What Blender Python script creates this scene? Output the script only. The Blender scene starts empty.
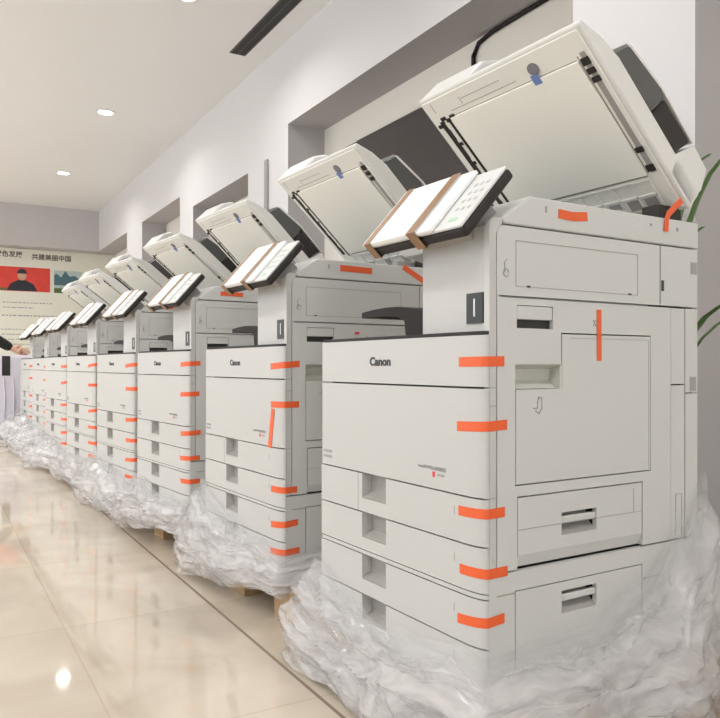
import bpy, bmesh, math, random
from mathutils import Vector, Matrix, noise, Euler
C = bpy.context.scene.collection
R = math.radians

# ------------------------------------------------------------------ materials
def mat(name, col, rough=.5, spec=.5, metal=0., bump=None, var=None, coat=0.):
    m = bpy.data.materials.new(name); m.use_nodes = True
    nt = m.node_tree; b = nt.nodes['Principled BSDF']
    b.inputs['Base Color'].default_value = (*col, 1); b.inputs['Roughness'].default_value = rough
    b.inputs['Specular IOR Level'].default_value = spec; b.inputs['Metallic'].default_value = metal
    b.inputs['Coat Weight'].default_value = coat
    if bump or var:
        tc = nt.nodes.new('ShaderNodeTexCoord')
        n = nt.nodes.new('ShaderNodeTexNoise'); n.inputs['Scale'].default_value = (bump or var)[0]; n.inputs['Detail'].default_value = 4
        nt.links.new(tc.outputs['Object'], n.inputs['Vector'])
        if bump:
            bp = nt.nodes.new('ShaderNodeBump'); bp.inputs['Strength'].default_value = bump[1]; bp.inputs['Distance'].default_value = .002
            nt.links.new(n.outputs['Fac'], bp.inputs['Height']); nt.links.new(bp.outputs['Normal'], b.inputs['Normal'])
        if var:
            mx = nt.nodes.new('ShaderNodeMix'); mx.data_type = 'RGBA'
            mx.inputs[6].default_value = (*col, 1); mx.inputs[7].default_value = (*[c * var[1] for c in col], 1)
            nt.links.new(n.outputs['Fac'], mx.inputs[0]); nt.links.new(mx.outputs[2], b.inputs['Base Color'])
    return m
def emis(name, col, s):
    m = bpy.data.materials.new(name); m.use_nodes = True; nt = m.node_tree
    b = nt.nodes['Principled BSDF']; b.inputs['Base Color'].default_value = (*col, 1)
    b.inputs['Emission Color'].default_value = (*col, 1); b.inputs['Emission Strength'].default_value = s
    return m

M = dict(
    front=mat('front_plastic', (.555, .55, .535), .38, .4, bump=(900, .08)),  # strong light on the fronts offset in this colour, toned below the sides
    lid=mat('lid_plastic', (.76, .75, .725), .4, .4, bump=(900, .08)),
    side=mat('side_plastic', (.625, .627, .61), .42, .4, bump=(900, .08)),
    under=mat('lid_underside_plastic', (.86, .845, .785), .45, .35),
    pad=mat('white_platen_sheet', (.94, .925, .85), .5, .3),
    core=mat('dark_chassis', (.035, .033, .032), .6),
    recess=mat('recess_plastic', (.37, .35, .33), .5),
    grip=mat('grip_plastic', (.60, .60, .54), .5),
    dark=mat('charcoal_plastic', (.032, .027, .026), .55, .3),
    darkgrey=mat('dark_grey_tray_plastic', (.022, .018, .017), .6, .25),
    black=mat('black_plastic', (.012, .012, .012), .3),
    smoke=mat('smoked_tray_plastic', (.085, .085, .085), .22),
    glass=mat('platen_glass', (.05, .06, .06), .05),
    orange=mat('orange_tape', (.88, .13, .03), .4, var=(60, .85)),
    kraft=mat('brown_tape', (.33, .19, .10), .45, var=(50, .85)),
    foam=mat('white_packing_sheet', (.93, .93, .92), .5),
    keys=mat('key_panel_plastic', (.72, .73, .72), .35),
    keygrey=mat('key_grey_plastic', (.52, .53, .52), .4),
    green=mat('green_key', (.42, .66, .50), .4),
    blue=mat('blue_sticker', (.16, .25, .55), .4),
    greydot=mat('grey_disc', (.22, .22, .24), .5),
    ink=mat('dark_print', (.05, .05, .055), .5),
    greyink=mat('grey_print', (.33, .33, .33), .5),
    brownink=mat('brown_print', (.13, .095, .08), .6),
    red=mat('red_print', (.7, .06, .06), .5),
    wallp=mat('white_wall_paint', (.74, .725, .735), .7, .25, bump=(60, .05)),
    shadep=mat('shaded_wall_paint', (.50, .475, .475), .7, .25, bump=(60, .05)),  # wall colour greyed to carry the shade of reveals and soffits
    beamp=mat('brightened_beam_paint', (.60, .575, .575), .7, .25),  # reveal grey lightened to make up for weak light on the end beam
    creamp=mat('cream_wall_paint', (.88, .84, .775), .7, .25),
    ceil=mat('ceiling_paint', (.88, .875, .87), .8, .2),
    base=mat('black_baseboard', (.012, .014, .012), .35),
    tv=mat('dark_screen', (.035, .028, .03), .12, .5),
    alu=mat('window_frame_metal', (.5, .5, .5), .4, metal=.8),
    lamp=emis('lamp_glow', (1, .97, .92), 14),
    lampring=mat('lamp_ring', (.8, .79, .77), .4),
    slot=mat('slot_black', (.02, .019, .018), .6),
    slotg=mat('slot_vane', (.06, .058, .055), .5),
    poster=mat('poster_board', (.88, .87, .76), .6, var=(1.2, .92)),
    postred=mat('poster_red', (.62, .05, .035), .5, var=(9, 1.5)),
    suit=mat('printed_dark_suit', (.02, .025, .04), .6),
    pface=mat('printed_face', (.62, .36, .25), .6),
    pgreen=mat('printed_green', (.10, .16, .05), .6),
    pblue=mat('printed_mountains', (.05, .11, .13), .6, var=(14, 2.2)),
    psky=mat('printed_sky', (.50, .60, .58), .6),
    leaf=mat('plant_leaf', (.09, .19, .045), .4, var=(8, .6)),
    pot=mat('plant_pot_glaze', (.20, .19, .18), .4),
    soil=mat('potting_soil', (.05, .035, .025), .9, bump=(80, .6)),
    skin=mat('skin', (.62, .36, .26), .5),
    hair=mat('black_hair', (.015, .012, .01), .5),
    jacket=mat('black_jacket_cloth', (.015, .015, .016), .8),
    trous=mat('dark_trouser_cloth', (.04, .045, .06), .8),
    shoe=mat('shoe_leather', (.02, .018, .016), .4),
    eye=mat('eye_white', (.8, .78, .75), .3),
    lips=mat('lips', (.45, .18, .15), .5),
    lav=mat('wrapped_film_white', (.66, .63, .70), .3, bump=(25, .8)),
)
# wood
def wood():
    m = mat('pallet_wood', (.55, .36, .18), .7); nt = m.node_tree; b = nt.nodes['Principled BSDF']
    tc = nt.nodes.new('ShaderNodeTexCoord'); mp = nt.nodes.new('ShaderNodeMapping'); mp.inputs['Scale'].default_value = (40, 3, 40)
    n = nt.nodes.new('ShaderNodeTexNoise'); n.inputs['Scale'].default_value = 1.5; n.inputs['Detail'].default_value = 6
    cr = nt.nodes.new('ShaderNodeValToRGB'); cr.color_ramp.elements[0].color = (.34, .21, .10, 1); cr.color_ramp.elements[1].color = (.54, .37, .20, 1)
    nt.links.new(tc.outputs['Object'], mp.inputs['Vector']); nt.links.new(mp.outputs[0], n.inputs['Vector'])
    nt.links.new(n.outputs['Fac'], cr.inputs['Fac']); nt.links.new(cr.outputs['Color'], b.inputs['Base Color']); return m
M['wood'] = wood()
# floor: polished beige marble tile, thin grout
def floormat():
    m = mat('polished_marble_tile', (.6, .5, .39), .045, .5); nt = m.node_tree; b = nt.nodes['Principled BSDF']; L = nt.links.new
    tc = nt.nodes.new('ShaderNodeTexCoord'); sp = nt.nodes.new('ShaderNodeSeparateXYZ'); L(tc.outputs['Object'], sp.inputs[0])
    def math_(op, a, bb=None):
        n = nt.nodes.new('ShaderNodeMath'); n.operation = op
        for i, v in enumerate((a, bb)):
            if v is None: continue
            if isinstance(v, (int, float)): n.inputs[i].default_value = v
            else: L(v, n.inputs[i])
        return n.outputs[0]
    def line(s, off, per, w):
        t = math_('FRACT', math_('DIVIDE', math_('SUBTRACT', s, off), per))
        return math_('LESS_THAN', math_('ABSOLUTE', math_('SUBTRACT', t, .5)), w / per / 2)
    gx = line(sp.outputs[0], .31 - .4, .8, .005); gy = line(sp.outputs[1], 2.125 - .355, .71, .005)
    dark = math_('LESS_THAN', math_('ABSOLUTE', math_('SUBTRACT', sp.outputs[0], .712)), .0042)
    n1 = nt.nodes.new('ShaderNodeTexNoise'); n1.inputs['Scale'].default_value = 2.2; n1.inputs['Detail'].default_value = 7; n1.inputs['Distortion'].default_value = 1.2
    L(tc.outputs['Object'], n1.inputs['Vector'])
    cr = nt.nodes.new('ShaderNodeValToRGB'); e = cr.color_ramp.elements
    e[0].position = .3; e[0].color = (.49, .42, .335, 1); e[1].position = .7; e[1].color = (.61, .54, .445, 1)
    L(n1.outputs['Fac'], cr.inputs['Fac'])
    # every tile its own slight tone
    tx = math_('FLOOR', math_('DIVIDE', math_('SUBTRACT', sp.outputs[0], .31), .8)); ty = math_('FLOOR', math_('DIVIDE', math_('SUBTRACT', sp.outputs[1], 2.125), .71))
    cv = nt.nodes.new('ShaderNodeCombineXYZ'); L(tx, cv.inputs[0]); L(ty, cv.inputs[1])
    wn = nt.nodes.new('ShaderNodeTexWhiteNoise'); L(cv.outputs[0], wn.inputs['Vector'])
    tone = math_('ADD', math_('MULTIPLY', wn.outputs['Value'], .12), .92)
    mul = nt.nodes.new('ShaderNodeVectorMath'); mul.operation = 'SCALE'; L(cr.outputs['Color'], mul.inputs[0]); L(tone, mul.inputs['Scale'])
    mx = nt.nodes.new('ShaderNodeMix'); mx.data_type = 'RGBA'; mx.inputs[7].default_value = (.40, .31, .22, 1)
    L(math_('MULTIPLY', math_('MAXIMUM', gx, gy), .38), mx.inputs[0]); L(mul.outputs[0], mx.inputs[6])
    mx2 = nt.nodes.new('ShaderNodeMix'); mx2.data_type = 'RGBA'; mx2.inputs[7].default_value = (.25, .19, .14, 1)
    L(dark, mx2.inputs[0]); L(mx.outputs[2], mx2.inputs[6]); L(mx2.outputs[2], b.inputs['Base Color'])
    return m
M['floor'] = floormat()
# stretch film: thin creased translucent plastic, its folds running along the wrap (uv: u along the wrap, v down the film)
def filmmat():
    m = bpy.data.materials.new('stretch_film'); m.use_nodes = True; nt = m.node_tree; L = nt.links.new
    nt.nodes.remove(nt.nodes['Principled BSDF']); out = nt.nodes['Material Output']
    uv = nt.nodes.new('ShaderNodeUVMap'); uv.uv_map = 'film'; tc = nt.nodes.new('ShaderNodeTexCoord')
    w0 = nt.nodes.new('ShaderNodeTexNoise'); w0.inputs['Scale'].default_value = 5; w0.inputs['Detail'].default_value = 2; L(tc.outputs['Object'], w0.inputs['Vector'])
    sc = nt.nodes.new('ShaderNodeVectorMath'); sc.operation = 'SCALE'; sc.inputs['Scale'].default_value = .45; L(w0.outputs['Color'], sc.inputs[0])
    def ns(su, sv, det, typ='FBM'):
        ml = nt.nodes.new('ShaderNodeVectorMath'); ml.operation = 'ADD'; L(uv.outputs[0], ml.inputs[0]); L(sc.outputs[0], ml.inputs[1])
        mp = nt.nodes.new('ShaderNodeVectorMath'); mp.operation = 'MULTIPLY'; mp.inputs[1].default_value = (su, sv, 1); L(ml.outputs[0], mp.inputs[0])
        n = nt.nodes.new('ShaderNodeTexNoise'); n.noise_type = typ; n.inputs['Scale'].default_value = 1; n.inputs['Detail'].default_value = det; L(mp.outputs[0], n.inputs['Vector']); return n
    n = ns(5, 9, 6); f = ns(7, 16, 5, 'RIDGED_MULTIFRACTAL'); h = ns(26, 30, 3)
    ad = nt.nodes.new('ShaderNodeMath'); ad.operation = 'MULTIPLY_ADD'; ad.inputs[1].default_value = .6; L(h.outputs['Fac'], ad.inputs[0]); L(f.outputs['Fac'], ad.inputs[2])
    bp = nt.nodes.new('ShaderNodeBump'); bp.inputs['Strength'].default_value = .40; bp.inputs['Distance'].default_value = .006
    L(ad.outputs[0], bp.inputs['Height'])
    d = nt.nodes.new('ShaderNodeBsdfDiffuse'); d.inputs['Color'].default_value = (.95, .935, .94, 1)
    tl = nt.nodes.new('ShaderNodeBsdfTranslucent'); tl.inputs['Color'].default_value = (.95, .935, .94, 1)
    g = nt.nodes.new('ShaderNodeBsdfGlossy'); g.inputs['Roughness'].default_value = .12
    tr = nt.nodes.new('ShaderNodeBsdfTransparent')
    for q in (d, g): L(bp.outputs['Normal'], q.inputs['Normal'])
    m1 = nt.nodes.new('ShaderNodeMixShader'); m1.inputs[0].default_value = .36; L(d.outputs[0], m1.inputs[1]); L(tl.outputs[0], m1.inputs[2])
    lw = nt.nodes.new('ShaderNodeFresnel'); lw.inputs['IOR'].default_value = 1.6; L(bp.outputs['Normal'], lw.inputs['Normal'])
    m2 = nt.nodes.new('ShaderNodeMixShader'); L(lw.outputs[0], m2.inputs[0]); L(m1.outputs[0], m2.inputs[1]); L(g.outputs[0], m2.inputs[2])
    mr = nt.nodes.new('ShaderNodeMapRange'); mr.inputs['From Min'].default_value = .36; mr.inputs['From Max'].default_value = .66
    mr.inputs['To Min'].default_value = .24; mr.inputs['To Max'].default_value = .60; L(n.outputs['Fac'], mr.inputs['Value'])
    sp = nt.nodes.new('ShaderNodeSeparateXYZ'); L(uv.outputs[0], sp.inputs[0])
    fd = nt.nodes.new('ShaderNodeMapRange'); fd.interpolation_type = 'SMOOTHSTEP'; fd.inputs['From Min'].default_value = 0; fd.inputs['From Max'].default_value = .30; fd.inputs['To Min'].default_value = .34; fd.inputs['To Max'].default_value = 1
    L(sp.outputs[1], fd.inputs['Value'])
    mu = nt.nodes.new('ShaderNodeMath'); mu.operation = 'MULTIPLY'; L(mr.outputs[0], mu.inputs[0]); L(fd.outputs[0], mu.inputs[1])
    m3 = nt.nodes.new('ShaderNodeMixShader'); L(mu.outputs[0], m3.inputs[0]); L(tr.outputs[0], m3.inputs[1]); L(m2.outputs[0], m3.inputs[2])
    L(m3.outputs[0], out.inputs['Surface']); return m
M['film'] = filmmat()
def panemat():
    m = bpy.data.materials.new('window_glass'); m.use_nodes = True; nt = m.node_tree; L = nt.links.new
    nt.nodes.remove(nt.nodes['Principled BSDF']); out = nt.nodes['Material Output']
    tr = nt.nodes.new('ShaderNodeBsdfTransparent'); g = nt.nodes.new('ShaderNodeBsdfGlossy'); g.inputs['Roughness'].default_value = .02
    mx = nt.nodes.new('ShaderNodeMixShader'); mx.inputs[0].default_value = .06
    L(tr.outputs[0], mx.inputs[1]); L(g.outputs[0], mx.inputs[2]); L(mx.outputs[0], out.inputs['Surface']); return m
M['pane'] = panemat()

# ------------------------------------------------------------------ mesh helpers
def box(bm, x0, x1, y0, y1, z0, z1, mi=0):
    vs = [bm.verts.new(p) for p in ((x0, y0, z0), (x1, y0, z0), (x1, y1, z0), (x0, y1, z0), (x0, y0, z1), (x1, y0, z1), (x1, y1, z1), (x0, y1, z1))]
    for f in ((0, 3, 2, 1), (4, 5, 6, 7), (0, 1, 5, 4), (1, 2, 6, 5), (2, 3, 7, 6), (3, 0, 4, 7)):
        bm.faces.new([vs[i] for i in f]).material_index = mi
def prism(bm, poly, a, b, axis, mi=0, flip=False):
    """polygon in the two other axes (cyclic-free order x,y,z minus axis) pushed from a to b"""
    def P(p, t):
        q = list(p); q.insert(axis, t); return q
    v0 = [bm.verts.new(P(p, a)) for p in poly]; v1 = [bm.verts.new(P(p, b)) for p in poly]
    n = len(poly); fs = [bm.faces.new(v0), bm.faces.new(v1)]
    for i in range(n): fs.append(bm.faces.new((v0[i], v0[(i + 1) % n], v1[(i + 1) % n], v1[i])))
    for f in fs: f.material_index = mi
def tube(bm, pts, r, seg=8, caps=True):
    pts = [Vector(p) for p in pts]; rings = []
    rs = r if isinstance(r, (list, tuple)) else [r] * len(pts)
    up = Vector((0, 0, 1))
    for i, p in enumerate(pts):
        t = (pts[min(i + 1, len(pts) - 1)] - pts[max(i - 1, 0)]).normalized()
        a = t.cross(up if abs(t.dot(up)) < .95 else Vector((1, 0, 0))).normalized(); b = t.cross(a)
        rings.append([bm.verts.new(p + (a * math.cos(2 * math.pi * k / seg) + b * math.sin(2 * math.pi * k / seg)) * rs[i]) for k in range(seg)])
    for i in range(len(rings) - 1):
        for k in range(seg): bm.faces.new((rings[i][k], rings[i][(k + 1) % seg], rings[i + 1][(k + 1) % seg], rings[i + 1][k]))
    if caps: bm.faces.new(rings[0]); bm.faces.new(rings[-1])
def lathe(bm, prof, cx=0, cy=0, seg=28, caps=True):
    rings = [[bm.verts.new((cx + r * math.cos(2 * math.pi * k / seg), cy + r * math.sin(2 * math.pi * k / seg), z)) for k in range(seg)] for r, z in prof]
    for i in range(len(rings) - 1):
        for k in range(seg): bm.faces.new((rings[i][k], rings[i][(k + 1) % seg], rings[i + 1][(k + 1) % seg], rings[i + 1][k]))
    if caps: bm.faces.new(rings[0]); bm.faces.new(rings[-1])
def NB(): return bmesh.new()
def obj(name, bm, m, parent=None, bevel=0., smooth=30, seg=2):
    bmesh.ops.recalc_face_normals(bm, faces=bm.faces)
    me = bpy.data.meshes.new(name); bm.to_mesh(me); bm.free()
    for mm in (m if isinstance(m, (list, tuple)) else [m]): me.materials.append(M[mm])
    o = bpy.data.objects.new(name, me); C.objects.link(o)
    if parent: o.parent = parent
    if smooth:
        me.shade_smooth(); me.set_sharp_from_angle(angle=R(smooth))
    if bevel:
        b = o.modifiers.new('bevel', 'BEVEL'); b.width = bevel; b.segments = seg; b.limit_method = 'ANGLE'; b.angle_limit = R(40); b.harden_normals = False
    return o
def bobj(name, boxes, m, parent=None, bevel=0.):
    bm = NB()
    for b in boxes: box(bm, *b)
    return obj(name, bm, m, parent, bevel)
def thing(name, label, cat, loc=(0, 0, 0), rz=0, group=None):
    o = bpy.data.objects.new(name, None); C.objects.link(o); o.empty_display_size = .1
    o.location = loc; o.rotation_euler = (0, 0, rz); return tag(o, label, cat, group)
def tag(o, label, cat, group=None):
    o['label'] = label; o['category'] = cat
    if group: o['group'] = group
    return o
def struct(o): o['kind'] = 'structure'; return o
def empty_part(name, parent, loc=(0, 0, 0), rot=(0, 0, 0)):
    o = bpy.data.objects.new(name, None); C.objects.link(o); o.parent = parent; o.location = loc; o.rotation_euler = rot; return o
def copy_tree(o, parent=None):
    c = o.copy(); C.objects.link(c)
    if parent: c.parent = parent
    for ch in list(o.children): copy_tree(ch, c)
    return c
def text_mesh(name, body, size, m, parent=None, mw=None, ext=.0004, align='CENTER', offset=0, sx=1):
    cu = bpy.data.curves.new('lettering', 'FONT'); cu.body = body; cu.size = size; cu.extrude = ext; cu.align_x = align; cu.align_y = 'CENTER'
    cu.offset = offset; cu.resolution_u = 3
    t = bpy.data.objects.new('lettering', cu); C.objects.link(t)
    dg = bpy.context.evaluated_depsgraph_get(); me = bpy.data.meshes.new_from_object(t.evaluated_get(dg))
    bpy.data.objects.remove(t); bpy.data.curves.remove(cu)
    me.transform(Matrix.Diagonal((sx, 1, 1, 1)))
    if mw is not None: me.transform(mw)
    me.materials.clear(); me.materials.append(M[m]); me.name = name
    o = bpy.data.objects.new(name, me); C.objects.link(o)
    if parent: o.parent = parent
    return o

# ------------------------------------------------------------------ room
H = 2.9; XW = 2.10; XB = 2.376; XL = -3.6; YB = -4.5; YE = 11.18; YP = 11.45
HD = 2.33
bm = NB(); box(bm, XL - .2, XB + .2, YB - .2, YP + .2, -.1, 0); struct(obj('floor', bm, 'floor'))
bm = NB(); box(bm, XL - .2, XB + .2, YB - .2, YP + .2, H, H + .1); struct(obj('ceiling', bm, 'ceil'))
# right wall: piers and headers in front of shallow bays (shade of reveals and soffits put into a grey, bay backs cream)
bays = [(YB + .4, 1.531, HD), (2.05, 4.64, HD), (5.375, 6.75, 2.16), (7.17, 8.66, HD), (9.42, YP, HD)]
bm = NB()
def quad(pts, mi): bm.faces.new([bm.verts.new(p) for p in pts]).material_index = mi
ys = [YB]
for a, b, h in bays: ys += [a, b]
ys.append(YP)
for i in range(0, len(ys) - 1, 2):                       # piers
    a, b = ys[i], ys[i + 1]
    if b - a > .01: quad([(XW, a, 0), (XW, b, 0), (XW, b, H), (XW, a, H)], 0)
for a, b, h in bays:
    quad([(XW, a, h), (XW, b, h), (XW, b, H), (XW, a, H)], 0)                      # header
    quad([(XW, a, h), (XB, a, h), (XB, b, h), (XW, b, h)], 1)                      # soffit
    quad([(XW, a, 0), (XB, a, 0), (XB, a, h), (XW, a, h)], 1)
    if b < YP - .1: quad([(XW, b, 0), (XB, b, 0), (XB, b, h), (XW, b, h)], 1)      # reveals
    quad([(XB, a, 0), (XB, b, 0), (XB, b, h), (XB, a, h)], 2)
struct(obj('wall_right', bm, ['wallp', 'shadep', 'creamp'], smooth=0))
bm = NB(); box(bm, XL, XB, YP, YP + .1, 0, HD + .01, 0); box(bm, XL, XW, YE, YP, HD, H, 1)
struct(obj('wall_end', bm, ['creamp', 'beamp'], smooth=0))
bm = NB(); bw = [(-3.35, -1.65), (-1.45, .25), (.45, 2.05)]; xx = XL  # back wall openings out of view, added to let light in from behind
for a, b in bw:
    box(bm, xx, a, YB - .1, YB, 0, H); box(bm, a, b, YB - .1, YB, 0, .35); box(bm, a, b, YB - .1, YB, 2.65, H); xx = b
box(bm, xx, XB, YB - .1, YB, 0, H); struct(obj('wall_back', bm, 'wallp', smooth=0))
for i, (a, b) in enumerate(bw):
    bm = NB(); mid = (a + b) / 2
    for (p, q) in ((a, a + .05), (mid - .025, mid + .025), (b - .05, b)): box(bm, p, q, YB - .08, YB - .03, .35, 2.65)
    box(bm, a, b, YB - .08, YB - .03, .35, .40); box(bm, a, b, YB - .08, YB - .03, 2.60, 2.65)
    w = struct(obj('window_%d' % (i + 5), bm, 'alu'))
    bm = NB(); box(bm, a + .05, b - .05, YB - .058, YB - .052, .40, 2.60); obj('pane', bm, 'pane', w)
# left wall with windows out of view, added to bring in side daylight
wins = [(.8, 3.0), (3.5, 5.7), (6.2, 8.4), (8.9, 10.9)]
bm = NB(); yy = YB
for a, b in wins:
    box(bm, XL - .15, XL, yy, a, 0, H); box(bm, XL - .15, XL, a, b, 0, .35); box(bm, XL - .15, XL, a, b, 2.65, H); yy = b
box(bm, XL - .15, XL, yy, YP, 0, H); struct(obj('wall_left', bm, 'wallp', smooth=0))
for i, (a, b) in enumerate(wins):
    bm = NB(); mid = (a + b) / 2
    for (p, q) in ((a, a + .05), (mid - .025, mid + .025), (b - .05, b)): box(bm, XL - .1, XL - .04, p, q, .35, 2.65)
    box(bm, XL - .1, XL - .04, a, b, .35, .40); box(bm, XL - .1, XL - .04, a, b, 2.60, 2.65)
    w = struct(obj('window_%d' % (i + 1), bm, 'alu'))
    bm = NB(); box(bm, XL - .075, XL - .069, a + .05, b - .05, .40, 2.60); obj('pane', bm, 'pane', w)
# baseboards
bm = NB()
for i in range(0, len(ys) - 1, 2):
    if ys[i + 1] - ys[i] > .01: box(bm, XW - .012, XW - .001, ys[i], ys[i + 1], 0, .115)
for a, b, h in bays:
    box(bm, XB - .012, XB - .001, a + .02, b - .02, 0, .115)
    if b < YP - .1: box(bm, XW, XB - .012, b - .013, b - .001, 0, .115)
    box(bm, XW, XB - .012, a + .001, a + .013, 0, .115)
struct(obj('baseboard_right', bm, 'base', smooth=0))
bm = NB(); box(bm, XL, XB - .02, YP - .013, YP - .001, 0, .115); struct(obj('baseboard_end', bm, 'base', smooth=0))

# ceiling slot vent
sv = thing('ceiling_slot_vent', 'long black linear slot in the ceiling close to the right wall', 'vent', (1.885, 2.5, H))
bobj('slot_frame', [(-.058, -.048, -2.4, 2.53, -.006, .0), (.048, .058, -2.4, 2.53, -.006, 0), (-.048, .048, 2.52, 2.53, -.006, 0), (-.048, .048, -2.4, -2.39, -.006, 0)], 'slotg', sv)
bobj('slot_backing', [(-.048, .048, -2.39, 2.52, -.003, -.001)], 'slot', sv)
bobj('slot_vane', [(-.004, .004, -2.39, 2.52, -.006, -.003)], 'slotg', sv)
# downlights
names = {6.76: 'nearer of the two lit round ceiling downlights above the aisle', 9.14: 'farther of the two lit round ceiling downlights, close to the end wall'}
for lx in (1.325, -.9, -3.0):
    for ly in (-.38, 2.0, 4.38, 6.76, 9.14):
        lab = names[ly] if lx > 1 and ly in names else 'round recessed ceiling downlight of the rows beyond the picture edge'
        d = thing('ceiling_downlight', lab, 'ceiling light', (lx, ly, H), 0, 'round ceiling downlights')
        bm = NB(); lathe(bm, [(.062, 0), (.085, 0), (.083, -.006), (.064, -.008)], caps=False); obj('trim_ring', bm, 'lampring', d)
        bm = NB(); lathe(bm, [(.0615, -.001), (.0615, -.005), (.03, -.0065)]); obj('diffuser', bm, 'lamp', d)
        L = bpy.data.lights.new('lamp_light', 'AREA'); L.shape = 'DISK'; L.size = .12; L.energy = 6.5 if lx > 1 else 26 if ly > 6 else 16; L.color = (1, .98, .955); L.spread = R(150)
        lo = bpy.data.objects.new('lamp_light', L); C.objects.link(lo); lo.parent = d; lo.location = (0, 0, -.012)

# ------------------------------------------------------------------ the copier (local: x into the machine, y along the row away from us, z up from the floor)
ZB = .09   # top of the pallet
def corner(y0=.012, y1=.569, x1=.03, xf=-.015, ry=.05, rx=.0148):
    """plan outline of a front cover with its rounded right corner"""
    p = [(x1, y1), (xf + .004, y1), (xf, y1 - .004)]
    n = 9
    for i in range(n + 1):
        t = math.pi / 2 * i / n
        p.append((xf + rx * (1 - math.cos(t)), y0 - .012 + ry * (1 - math.sin(t)) + .0))
    p += [(-.0002, .016), (x1, .016)]; return p
def front_block(bm, z0, z1): prism(bm, corner(), z0, z1, 2)
def grid(bm, xs, zs, holes, y0, y1):
    for i in range(len(xs) - 1):
        for j in range(len(zs) - 1):
            cx, cz = (xs[i] + xs[i + 1]) / 2, (zs[j] + zs[j + 1]) / 2
            if any(a < cx < b and c < cz < d for a, b, c, d in holes): continue
            box(bm, xs[i], xs[i + 1], y0, y1, zs[j], zs[j + 1])

def front_tape(parent, z, dz=.0, y0=.064, x1=.038, h=.0175):
    """orange strip stuck round the front right corner"""
    pts = [(-.0158, y0)]
    for i in range(10):
        t = math.pi / 2 * i / 9
        pts.append((-.015 + .0148 * (1 - math.cos(t)) - .0008 * math.cos(t), .05 * (1 - math.sin(t)) - .0008 * math.sin(t)))
    pts.append((x1, -.0012))
    bm = NB(); n = len(pts); vo = []; tot = 0
    ln = [0]
    for i in range(1, n): tot += math.dist(pts[i], pts[i - 1]); ln.append(tot)
    for (x, y), l in zip(pts, ln):
        k = l / tot - .5; dx = -.0007 if x < .004 else 0; dy = -.0007
        zc = z + dz * k
        vo.append([bm.verts.new((x, y, zc - h / 2)), bm.verts.new((x, y, zc + h / 2)), bm.verts.new((x + .0005, y + .0005, zc + h / 2)), bm.verts.new((x + .0005, y + .0005, zc - h / 2))])
    for i in range(n - 1):
        for k in range(4): bm.faces.new((vo[i][k], vo[i][(k + 1) % 4], vo[i + 1][(k + 1) % 4], vo[i + 1][k]))
    bm.faces.new(vo[0]); bm.faces.new(vo[-1])
    return obj('orange_tape', bm, 'orange', parent)
def side_tape(parent, pts, w, y=-.0012, t=.0007):
    """flat strip on the side face along a polyline of (x, z)"""
    bm = NB(); vs = []
    for i, (x, z) in enumerate(pts):
        a = Vector(pts[max(i - 1, 0)]); b = Vector(pts[min(i + 1, len(pts) - 1)]); d = (b - a).normalized(); n = Vector((-d.y, d.x)) * w / 2
        vs.append([bm.verts.new((x + n.x, y, z + n.y)), bm.verts.new((x - n.x, y, z - n.y)), bm.verts.new((x - n.x, y + t, z - n.y)), bm.verts.new((x + n.x, y + t, z + n.y))])
    for i in range(len(vs) - 1):
        for k in range(4): bm.faces.new((vs[i][k], vs[i][(k + 1) % 4], vs[i + 1][(k + 1) % 4], vs[i + 1][k]))
    bm.faces.new(vs[0]); bm.faces.new(vs[-1]); return obj('orange_tape', bm, 'orange', parent)

FRONT = Matrix.Rotation(R(-90), 4, 'Z') @ Matrix.Rotation(R(90), 4, 'X')      # text facing -x, reading from +y to -y
def ftext(parent, name, body, size, y, z, m, offset=0, sx=1): 
    return text_mesh(name, body, size, m, parent, Matrix.Translation((-.0156, y, z)) @ FRONT, offset=offset, sx=sx)

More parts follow.
